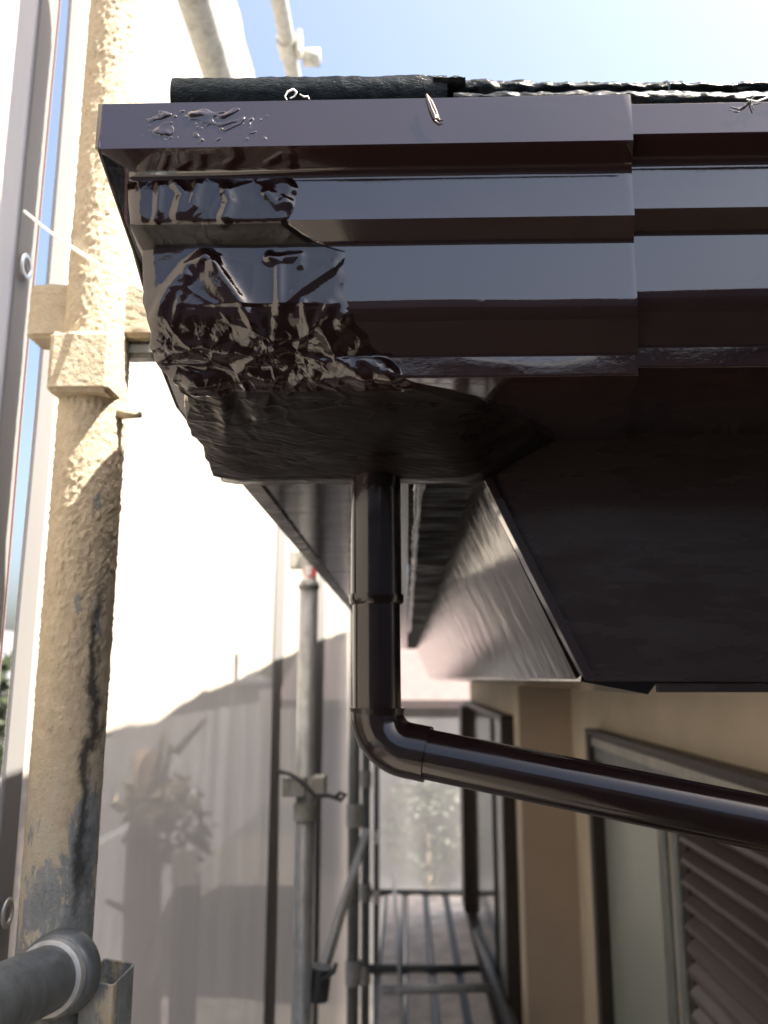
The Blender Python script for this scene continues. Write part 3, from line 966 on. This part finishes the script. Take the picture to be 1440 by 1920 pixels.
# ------------------------------------------------------------------ other scaffold poles and tubes
def post(px, Y, r, ztop, label, mat='zinc', py=1500):
    x = at(px, py, Y).x
    o = thing('scaffold_pole', label, 'scaffold pole', (x, Y, -4.6), 'scaffold poles')
    Geo().tube([(x, Y, -4.6), (x, Y, ztop)], r, 28).out('tube', M[mat], o, True)
    Geo().box((x - 0.07, Y - 0.07, -4.599), (x + 0.07, Y + 0.07, -4.59)).out('base_plate', M['zinc_mid'], o)
    return o, x
p2, x2 = post(572, 2.4, 0.0265, at(570, 1090, 2.4).z, 'grey galvanised scaffold pole with a red sticker near its top')
zt2 = at(570, 1096, 2.4).z
smooth_by_angle(Geo().tube([(x2, 2.4, zt2 - 0.004), (x2, 2.4, at(570, 1062, 2.4).z)], 0.0225, 28).out('joint_sleeve', M['white'], p2), 50)
smooth_by_angle(Geo().tube([(x2, 2.4, zt2 - 0.012), (x2, 2.4, zt2 - 0.002)], 0.031, 28).out('joint_ring', M['zinc_mid'], p2), 50)
g = Geo()
sx0, sz0 = x2, at(570, 1066, 2.4).z
v, f = [], []
outl = [(-0.017, 0.0), (0.017, 0.0), (0.018, -0.018), (0.0, -0.031), (-0.018, -0.016)]
for a, b in outl: v.append((sx0 + a + 0.004, 2.4 - 0.0245 + abs(a) * 0.25, sz0 + b))
for a, b in outl: v.append((sx0 + a + 0.004, 2.4 - 0.0225 + abs(a) * 0.25, sz0 + b))
f = [(0, 1, 2, 3, 4), (9, 8, 7, 6, 5)] + [(i, i + 5, (i + 1) % 5 + 5, (i + 1) % 5) for i in range(5)]
fix_normals(mesh('sticker', v, f, M['red'], p2))
a, b = at(543, 1066, 2.4), at(583, 1034, 2.4)
Geo().box((a.x, 2.38, a.z), (b.x, 2.43, b.z)).out('head_bracket', M['zinc_light'], p2, bevel=0.003)
# coupler on it
a, b = at(530, 1492, 2.37), at(575, 1456, 2.37)
Geo().box((a.x, 2.345, a.z), (b.x, 2.42, b.z)).out('coupler', M['zinc_light'], p2, bevel=0.004)
a, b = at(582, 1495, 2.35), at(610, 1456, 2.35)
Geo().box((a.x, 2.34, a.z), (b.x, 2.41, b.z)).out('coupler', M['zinc_light'], p2, bevel=0.004)
smooth_by_angle(Geo().tube([(x2, 2.4, at(570, 1538, 2.4).z), (x2, 2.4, at(570, 1505, 2.4).z)], 0.031, 24).out('coupler_sleeve', M['zinc_light'], p2), 50)
wire = thing('tie_wire', 'dark twisted tie wire hooked round the pole with the red sticker', 'wire', tuple(at(560, 1450, 2.33)))
pts = [at(522, 1446, 2.34), at(545, 1452, 2.33), at(565, 1465, 2.32), at(590, 1492, 2.32), at(618, 1492, 2.33), at(640, 1500, 2.33), at(648, 1490, 2.33), at(638, 1486, 2.33), at(628, 1496, 2.33)]
Geo().tube(pts, 0.006, 8).out('wire_strand', M['zinc_dark'], wire, True)
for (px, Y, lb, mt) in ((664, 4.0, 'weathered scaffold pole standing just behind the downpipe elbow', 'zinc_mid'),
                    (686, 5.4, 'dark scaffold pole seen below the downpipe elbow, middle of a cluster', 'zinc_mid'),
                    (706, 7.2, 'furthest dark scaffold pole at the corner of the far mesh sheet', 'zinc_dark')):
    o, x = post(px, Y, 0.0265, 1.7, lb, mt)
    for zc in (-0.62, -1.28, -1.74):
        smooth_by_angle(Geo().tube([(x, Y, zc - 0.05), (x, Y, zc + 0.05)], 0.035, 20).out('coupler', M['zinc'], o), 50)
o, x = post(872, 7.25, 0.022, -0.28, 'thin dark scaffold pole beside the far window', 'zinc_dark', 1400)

def ftube(name, a, b, r, mat, label, cat='scaffold tube', group=None, caps=True):
    o = thing(name, label, cat, tuple(a), group)
    Geo().tube([a, b], r, 28).out('tube', M[mat], o, True)
    return o
bt = ftube('brace_tube', at(597, 1850, 2.43), at(686, 1560, 4.0), 0.0165, 'zinc', 'grey diagonal brace tube rising from the stickered pole towards the far poles', 'brace')
a = at(602, 1835, 2.43)
smooth_by_angle(Geo().tube([a + Vector((-0.01, 0, -0.05)), a + Vector((0.0, 0, 0.03))], 0.03, 18).out('clamp', M['zinc_dark'], bt), 50)
Geo().tube([at(600, 1840, 2.39), at(626, 1822, 2.38), at(630, 1806, 2.38)], 0.006, 8).out('clamp_lever', M['zinc_dark'], bt, True)
# overhead rails running away along the scaffold
def rail(px, py, Y, r, y0, y1, mat, label):
    p = at(px, py, Y)
    o = thing('guard_rail', label, 'rail', (p.x, y0, p.z), 'overhead guard rails')
    Geo().tube([(p.x, y0, p.z), (p.x, y1, p.z)], r, 40).out('tube', M[mat], o, True)
    return o, p
r1, q1 = rail(366, 0, 1.235, 0.0305, 1.21, 7.3, 'zinc_light', 'broad pale grey overhead rail at the top left above the roof slate')
r2, q2 = rail(523, 0, 2.0, 0.0235, 0.6, 7.3, 'zinc_light', 'slim pale grey overhead rail against the blue sky')
# fittings on the slim rail
yy = 2.16
smooth_by_angle(Geo().tube([(q2.x, yy - 0.02, q2.z), (q2.x, yy + 0.05, q2.z)], 0.031, 24).out('coupler', M['zinc_light'], r2), 50)
Geo().box((q2.x + 0.03, yy - 0.02, q2.z - 0.045), (q2.x + 0.045, yy + 0.02, q2.z + 0.03)).out('coupler_flap', M['zinc_light'], r2, bevel=0.002)
Geo().tube([(q2.x + 0.045, yy + 0.04, q2.z - 0.02), (q2.x + 0.095, yy + 0.04, q2.z - 0.02)], 0.026, 16).out('coupler_bolt', M['zinc_light'], r2, True)

# walkway: planks and the tubes that carry them
ZD = -1.72
xl, xr = at(722, 1640, 7.2).x, at(872, 1640, 7.2).x
pw = (xr - xl) / 4
names = ['beside the dark poles', 'second from the poles', 'second from the house wall', 'beside the house wall']
for bi, (y0, y1, bn) in enumerate(((5.42, 7.18, 'far'), (3.62, 5.38, 'middle'), (1.85, 3.58, 'near'))):
    for k in range(4):
        o = thing('deck_plank', '%s bay walkway plank of grey steel, %s' % (bn, names[k]), 'plank', (xl + pw * (k + 0.5), (y0 + y1) / 2, ZD), 'walkway planks')
        xa, xb_ = xl + pw * k + 0.022, xl + pw * (k + 1) - 0.022
        dz = random.uniform(-0.006, 0.006)
        Geo().box((xa, y0, ZD - 0.04 + dz), (xb_, y1, ZD + dz)).out('board', M['plank'], o, bevel=0.004)
        for (xc, xd) in ((xa - 0.019, xa - 0.001), (xb_ + 0.001, xb_ + 0.019)):
            Geo().box((xc, y0, ZD - 0.05 + dz), (xd, y1, ZD + 0.004 + dz)).out('side_rail', M['zinc_dark'], o)
        for yh in (y0 - 0.03, y1 - 0.01):
            Geo().box((xa + 0.02, yh, ZD - 0.03 + dz), (xb_ - 0.02, yh + 0.04, ZD + 0.008 + dz)).out('hook', M['zinc'], o)
for Y, lb in ((7.2, 'far'), (5.4, 'middle'), (3.6, 'near')):
    ftube('transom_tube', Vector((xl - 0.12, Y, ZD + 0.012)), Vector((xr + 0.06, Y, ZD + 0.012)), 0.027, 'zinc_dark', 'dark steel transom tube under the %s end of the walkway planks' % lb, 'scaffold tube', 'walkway transoms')
ftube('cross_tube', at(716, 1856, 4.55), at(926, 1852, 4.55), 0.022, 'zinc', 'blue grey cross tube lying just above the walkway planks')
ftube('guard_rail', at(878, 1706, 6.9), at(992, 2010, 3.2), 0.03, 'zinc_dark', 'dark rail running along the foot of the house wall', 'rail')
ftube('guard_rail', at(738, 1640, 7.1), at(756, 1930, 4.2), 0.012, 'zinc', 'thin upright rail standing before the walkway planks', 'rail')

# ------------------------------------------------------------------ mesh sheets
XS = -0.495
def sheet(name, x, y0, y1, z0, z1, label, mat='sheet', ny=60, nz=60, amp=0.012, seed=0, hems=(), lean=0.0):
    o = thing(name, label, 'mesh sheet', (x, (y0 + y1) / 2, z0), 'scaffold mesh sheets')
    v, f = [], []
    def sx(y, z):
        return x + amp * (noise.noise(Vector((y * 3.2, z * 0.7, seed))) + 0.35 * noise.noise(Vector((y * 9, z * 1.2, seed + 4))))
    for i in range(ny + 1):
        y = y0 + (y1 - y0) * i / ny
        for k in range(nz + 1):
            z = z0 + (z1 - z0) * k / nz
            v.append((sx(y, z), y, z))
    for i in range(ny):
        for k in range(nz):
            f.append((i * (nz + 1) + k, (i + 1) * (nz + 1) + k, (i + 1) * (nz + 1) + k + 1, i * (nz + 1) + k + 1))
    mesh('mesh_panel', v, f, M[mat], o, True)
    for (ya, yb, hm, off) in hems:
        v, f = [], []
        for k in range(nz + 1):
            z = z0 + (z1 - z0) * k / nz
            wv = 0.003 * noise.noise(Vector((z * 2.5, seed, 3)))
            for (yy, dx) in ((ya, off), (yb, off), (yb, off + 0.0035), (ya, off + 0.0035)):
                v.append((sx(yy, z) + dx, yy + wv, z))
        for k in range(nz):
            for c in range(4):
                d_ = (c + 1) % 4
                f.append((k * 4 + c, k * 4 + d_, (k + 1) * 4 + d_, (k + 1) * 4 + c))
        h = mesh('hem', v, f, M[hm], o)
    return o, sx
# near sheet, its edge seen at the far left
ye1 = atx(104, 0, XS).y
s1, sx1 = sheet('mesh_sheet', XS, 0.15, ye1 - 0.002, -2.4, 1.95, 'sunlit white mesh sheet at the far left with red stitched grey hem and an eyelet',
                seed=1, amp=0.010, hems=((ye1 - 0.05, ye1, 'hem', 0.002),))
for yst in (ye1 - 0.006,):
    v, f = [], []
    NZ = 80
    for k in range(NZ + 1):
        z = -2.4 + 4.35 * k / NZ
        wv = 0.003 * noise.noise(Vector((z * 2.5, 1, 3)))
        for yy, dx in ((yst, 0.0058), (yst + 0.0016, 0.0058), (yst + 0.0016, 0.0068), (yst, 0.0068)):
            v.append((sx1(yy, z) + dx, yy + wv, z))
    for k in range(NZ):
        for c in range(4):
            d_ = (c + 1) % 4
            f.append((k * 4 + c, k * 4 + d_, (k + 1) * 4 + d_, (k + 1) * 4 + c))
    mesh('stitch_line', v, f, M['stitch'], s1)
def eyelet(p, parent, r=0.012, t_=0.0035):
    v, f = [], []
    A, B = 28, 8
    for i in range(A):
        a = 2 * math.pi * i / A
        for k in range(B):
            b = 2 * math.pi * k / B
            rr = r + t_ * math.cos(b)
            v.append((p.x + 0.006 + t_ * 0.6 * math.sin(b), p.y + rr * math.cos(a), p.z + rr * math.sin(a) * 1.15))
    for i in range(A):
        for k in range(B):
            f.append((i * B + k, ((i + 1) % A) * B + k, ((i + 1) % A) * B + (k + 1) % B, i * B + (k + 1) % B))
    return mesh('eyelet', v, f, M['eyelet'], parent, True)
e1 = atx(41, 500, XS + 0.006)
eyelet(e1, s1)
# second sheet, behind the near pole
ya2 = atx(128, 0, XS).y
ye2 = atx(524, 1400, XS).y
s2, sx2 = sheet('mesh_sheet', XS, ya2, ye2 - 0.004, -4.2, 1.95, 'wide grey mesh sheet behind the tan pole, sunlit above and shaded below', seed=5, ny=90, nz=80,
                hems=((ya2, ya2 + 0.05, 'hem_dark', 0.002), (ye2 - 0.24, ye2 - 0.004, 'hem_dark', 0.003)))
eyelet(atx(5, 1712, XS + 0.006), s2)
ye3 = 7.5
s3, sx3 = sheet('mesh_sheet', XS + 0.004, ye2 + 0.004, ye3, -4.2, 1.95, 'narrow looking mesh sheet beyond the stickered pole', seed=9, ny=90, nz=60,
                hems=((atx(598, 1400, XS).y - 0.25, atx(598, 1400, XS).y + 0.10, 'hem_dark', 0.003),))
# far end sheet closing the scaffold
se = thing('mesh_sheet', 'hazy grey mesh sheet closing the far end of the walkway', 'mesh sheet', (0.05, 7.55, -4.2), 'scaffold mesh sheets')
v, f = [], []
for i in range(31):
    x = XS + (XF + 0.05 - XS) * i / 30
    for k in range(31):
        z = -4.2 + 3.85 * k / 30
        v.append((x, 7.55 + 0.02 * noise.noise(Vector((x * 4, z * 0.8, 3))), z))
for i in range(30):
    for k in range(30):
        f.append((i * 31 + k, (i + 1) * 31 + k, (i + 1) * 31 + k + 1, i * 31 + k + 1))
mesh('mesh_panel', v, f, M['sheet_far'], se, True)
# unseen dark sheet added behind the viewer to darken reflections in the gutter
sf = thing('mesh_sheet', 'unseen dark sheet added behind the viewer to darken gutter reflections', 'mesh sheet', (1.5, -0.95, -4.4), 'scaffold mesh sheets')
v, f = [], []
for i in range(61):
    x = XS + 4.2 * i / 60
    for k in range(21):
        v.append((x, -0.95 + 0.03 * noise.noise(Vector((x * 3, k * 0.05, 8))), -4.4 + 4.3 * k / 20))
for i in range(60):
    for k in range(20):
        f.append((i * 21 + k, (i + 1) * 21 + k, (i + 1) * 21 + k + 1, i * 21 + k + 1))
mesh('mesh_panel', v, f, M['blocker_cloth'], sf, True)
# white string from the near sheet to the pole
sg = thing('string', 'thin white string tied from the sheet eyelet hem across the tan pole', 'string', tuple(atx(46, 396, XS + 0.01)))
pts = []
for k in range(18):
    q = k / 17
    A_, B_, C_ = atx(46, 396, XS + 0.025), at(206, 508, 0.855), at(290, 556, 0.80)
    p = A_.lerp(B_, q / 0.65) if q < 0.65 else B_.lerp(C_, (q - 0.65) / 0.35)
    p.z -= 0.004 * math.sin(math.pi * min(1, q / 0.65))
    pts.append(p)
Geo().tube(pts, 0.0022, 8).out('cord', M['string'], sg, True)

# ------------------------------------------------------------------ scraps of lifted paint on the gutter
fl = thing('paint_flake', 'pale curled paint flake standing on the gutter lip under the left slate', 'paint flake', tuple(at(545, 180, 0.56)))
def ribbon(name, pts, wd, mat, parent):
    v, f = [], []
    for i, p in enumerate(pts):
        t_ = (pts[min(i + 1, len(pts) - 1)] - pts[max(i - 1, 0)]).normalized()
        s = t_.cross(Vector((0, 1, 0.25))).normalized() * wd * (1 - 0.6 * abs(2 * i / (len(pts) - 1) - 1))
        v += [p - s, p + s, p + s + Vector((0, 0.0006, 0)), p - s + Vector((0, 0.0006, 0))]
    for i in range(len(pts) - 1):
        for c in range(4):
            d_ = (c + 1) % 4
            f.append((i * 4 + c, i * 4 + d_, i * 4 + 4 + d_, i * 4 + 4 + c))
    return fix_normals(mesh(name, v, f, mat, parent, True))
ribbon('curl', [at(a, b, 0.556) for a, b in ((538, 187), (534, 180), (540, 171), (550, 167), (556, 172), (552, 180), (544, 184))], 0.0008, M['white'], fl)
ribbon('curl', [at(a, b, 0.556) for a, b in ((562, 176), (570, 181), (577, 180), (580, 186))], 0.0006, M['white'], fl)
fl2 = thing('paint_flake', 'brown strip of peeled paint hanging over the face of the gutter lip', 'paint flake', tuple(at(812, 205, 0.545)))
ribbon('curl', [at(a, b, 0.5475) for a, b in ((799, 177), (803, 188), (808, 203), (815, 219), (824, 226), (830, 224))], 0.0014, M['paint'], fl2)
ribbon('curl', [at(a, b, 0.5465) for a, b in ((800, 176), (810, 190), (818, 208), (824, 224))], 0.0006, m_plain('pale_peel', (0.42, 0.25, 0.19), 0.5), fl2)
fl3 = thing('paint_flake', 'wispy dried paint threads on the gutter edge at the right', 'paint flake', tuple(at(1410, 185, 0.552)))
ribbon('curl', [at(a, b, 0.552) for a, b in ((1370, 200), (1385, 205), (1398, 198), (1410, 185), (1414, 178), (1408, 192), (1414, 206))], 0.0007, M['slate'], fl3)
ribbon('curl', [at(a, b, 0.552) for a, b in ((1400, 186), (1420, 190), (1445, 180), (1460, 184))], 0.0006, M['string'], fl3)

# ------------------------------------------------------------------ surroundings beyond the scaffold
def simple_house(name, x0, x1, y0, y1, zw, zr, wall, roof, label, ridge_x=True, wins=()):
    o = thing(name, label, 'house', ((x0 + x1) / 2, (y0 + y1) / 2, -4.6))
    Geo().box((x0, y0, -4.6), (x1, y1, zw)).out('wall', M[wall], o)
    e = 0.35
    if ridge_x:
        ym = (y0 + y1) / 2
        pl = [(y0 - e, zw), (ym, zr), (y1 + e, zw), (y1 + e, zw + 0.12), (ym, zr + 0.14), (y0 - e, zw + 0.12)]
        fix_normals(Geo().prism_x([(p[0], p[1]) for p in pl], x0 - e, x1 + e).out('roof', M[roof], o))
    else:
        xm = (x0 + x1) / 2
        pl = [(x0 - e, zw), (xm, zr), (x1 + e, zw), (x1 + e, zw + 0.12), (xm, zr + 0.14), (x0 - e, zw + 0.12)]
        fix_normals(Geo().prism_y(pl, y0 - e, y1 + e).out('roof', M[roof], o))
    for (a, b) in wins:
        wv = Geo().box(a, b).out('window', M['white'], o)
        Geo().box((a[0] + 0.05, a[1] - 0.012, a[2] + 0.05), (b[0] - 0.05, a[1] - 0.002, b[2] - 0.05)).out('pane', M['glass'], wv)
    return o
simple_house('neighbour_house', -1.6, 5.0, 13.0, 19.0, -0.45, 0.55, 'grey_wall', 'pink', 'house with a faded pink roof beyond the end of the walkway', True,
             [((0.0, 12.95, -2.6), (0.9, 12.999, -1.5))])
simple_house('neighbour_house', -9.5, -5.2, 2.5, 30.0, -0.2, 0.7, 'grey_wall', 'slate_roof', 'long grey neighbouring house seen through the left mesh sheet', False)
simple_house('neighbour_house', -9.0, 9.0, -14.0, -8.0, 2.3, 3.3, 'grey_wall', 'slate_roof', 'unseen grey house behind the viewer, shaped for dark eaves reflections', True)  # out of view; height set so the eaves board reflects dark
simple_house('neighbour_house', 3.7, 10.0, -9.0, -0.2, 2.2, 3.0, 'grey_wall', 'slate_roof', 'unseen grey house added at right behind the viewer to shade the ground', False)  # invented house out of view, casts shade over the front ground
# garden wall and garden things seen dimly through the shaded sheet
gw = thing('garden_wall', 'pale block garden wall seen dimly through the mesh', 'wall', (-4.2, 9, -4.6))
for r in range(6):
    for c in range(12):
        Geo().box((-4.3, 3.0 + c * 1.2 + (0.3 if r % 2 else 0), -4.6 + r * 0.4), (-4.15, 4.19 + c * 1.2 + (0.3 if r % 2 else 0), -4.21 + r * 0.4)).out('block', M['grey_wall'], gw)
tr = thing('garden_tree', 'bare brown garden tree dimly visible through the shaded mesh sheet', 'tree', tuple((at(275, 1600, 6.0).x, 6.0, -4.6)))
bx = at(275, 1600, 6.0).x
tk = [(bx, 6.0, -4.6), (bx + 0.03, 6.0, -2.6), (bx - 0.02, 6.0, -1.2), (bx - 0.05, 6.0, -0.5)]
Geo().tube(tk, [0.17, 0.14, 0.12, 0.07], 14).out('trunk', M['bark'], tr, True)
for a, b in (((320, 1395), (300, 1500)), ((385, 1350), (330, 1410)), ((305, 1380), (285, 1520)), ((240, 1500), (300, 1490)), ((230, 1580), (290, 1510)), ((355, 1480), (310, 1520)), ((200, 1690), (290, 1730)), ((345, 1700), (270, 1760))):
    Geo().tube([at(a[0], a[1], 5.8), at(b[0], b[1], 5.95)], [0.018, 0.03], 8).out('limb', M['twig'], tr, True)
def leaves(name, cx, cy, cz, rx, ry, rz, n, size, mat, parent):
    v, f = [], []
    for i in range(n):
        while True:
            p = Vector((random.uniform(-1, 1), random.uniform(-1, 1), random.uniform(-1, 1)))
            if p.length < 1 and noise.noise(p * 2.3 + Vector((cx, cy, cz))) > -0.12: break
        c = Vector((cx + p.x * rx, cy + p.y * ry, cz + p.z * rz))
        a = Vector((random.gauss(0, 1), random.gauss(0, 1), random.gauss(0, 1))).normalized() * size * random.uniform(0.6, 1.3)
        b = a.cross(Vector((random.gauss(0, 1), random.gauss(0, 1), random.gauss(0, 1)))).normalized() * size * 0.4
        k = len(v)
        v += [c - a, c + b, c + a, c - b]
        f.append((k, k + 1, k + 2, k + 3))
    return mesh(name, v, f, mat, parent)
q = at(300, 1500, 5.9)
leaves('foliage', q.x, 5.9, q.z, 0.30, 0.3, 0.18, 260, 0.05, M['leaf_dry'], tr)
leaves('foliage', q.x + 0.1, 5.9, q.z - 0.25, 0.30, 0.3, 0.25, 260, 0.05, M['leaf'], tr)
bd = thing('notice_board', 'pale tan board on a dark post seen through the shaded mesh', 'board', tuple(at(345, 1670, 5.5)))
a, b = at(320, 1662, 5.5), at(370, 1594, 5.5)
Geo().box((a.x, 5.5, a.z), (b.x, 5.53, b.z)).out('board', M['board'], bd, bevel=0.004)
Geo().box((a.x + 0.02, 5.51, -4.6), (b.x + 0.02, 5.56, a.z - 0.002)).out('post', M['dark'], bd)
for k, (px, py, Y, rx, rz, lb) in enumerate(((795, 1900, 9.0, 0.35, 0.3, 'yellow green shrub at the foot of the far mesh sheet'), (40, 1380, 5.0, 0.5, 0.5, 'green garden shrub glimpsed in the gap between the left sheets'),
                                  (800, 1550, 11.0, 0.6, 0.7, 'grey green tree behind the hazy far mesh sheet'))):
    p = at(px, py, Y)
    o = thing('shrub', lb, 'shrub', (p.x, Y, -4.6))
    Geo().tube([(p.x, Y, -4.6), (p.x + 0.03, Y, p.z)], [0.06, 0.02], 8).out('stem', M['bark'], o, True)
    leaves('foliage', p.x, Y, p.z, rx, rx, rz, 900, 0.06, M['leaf'], o)
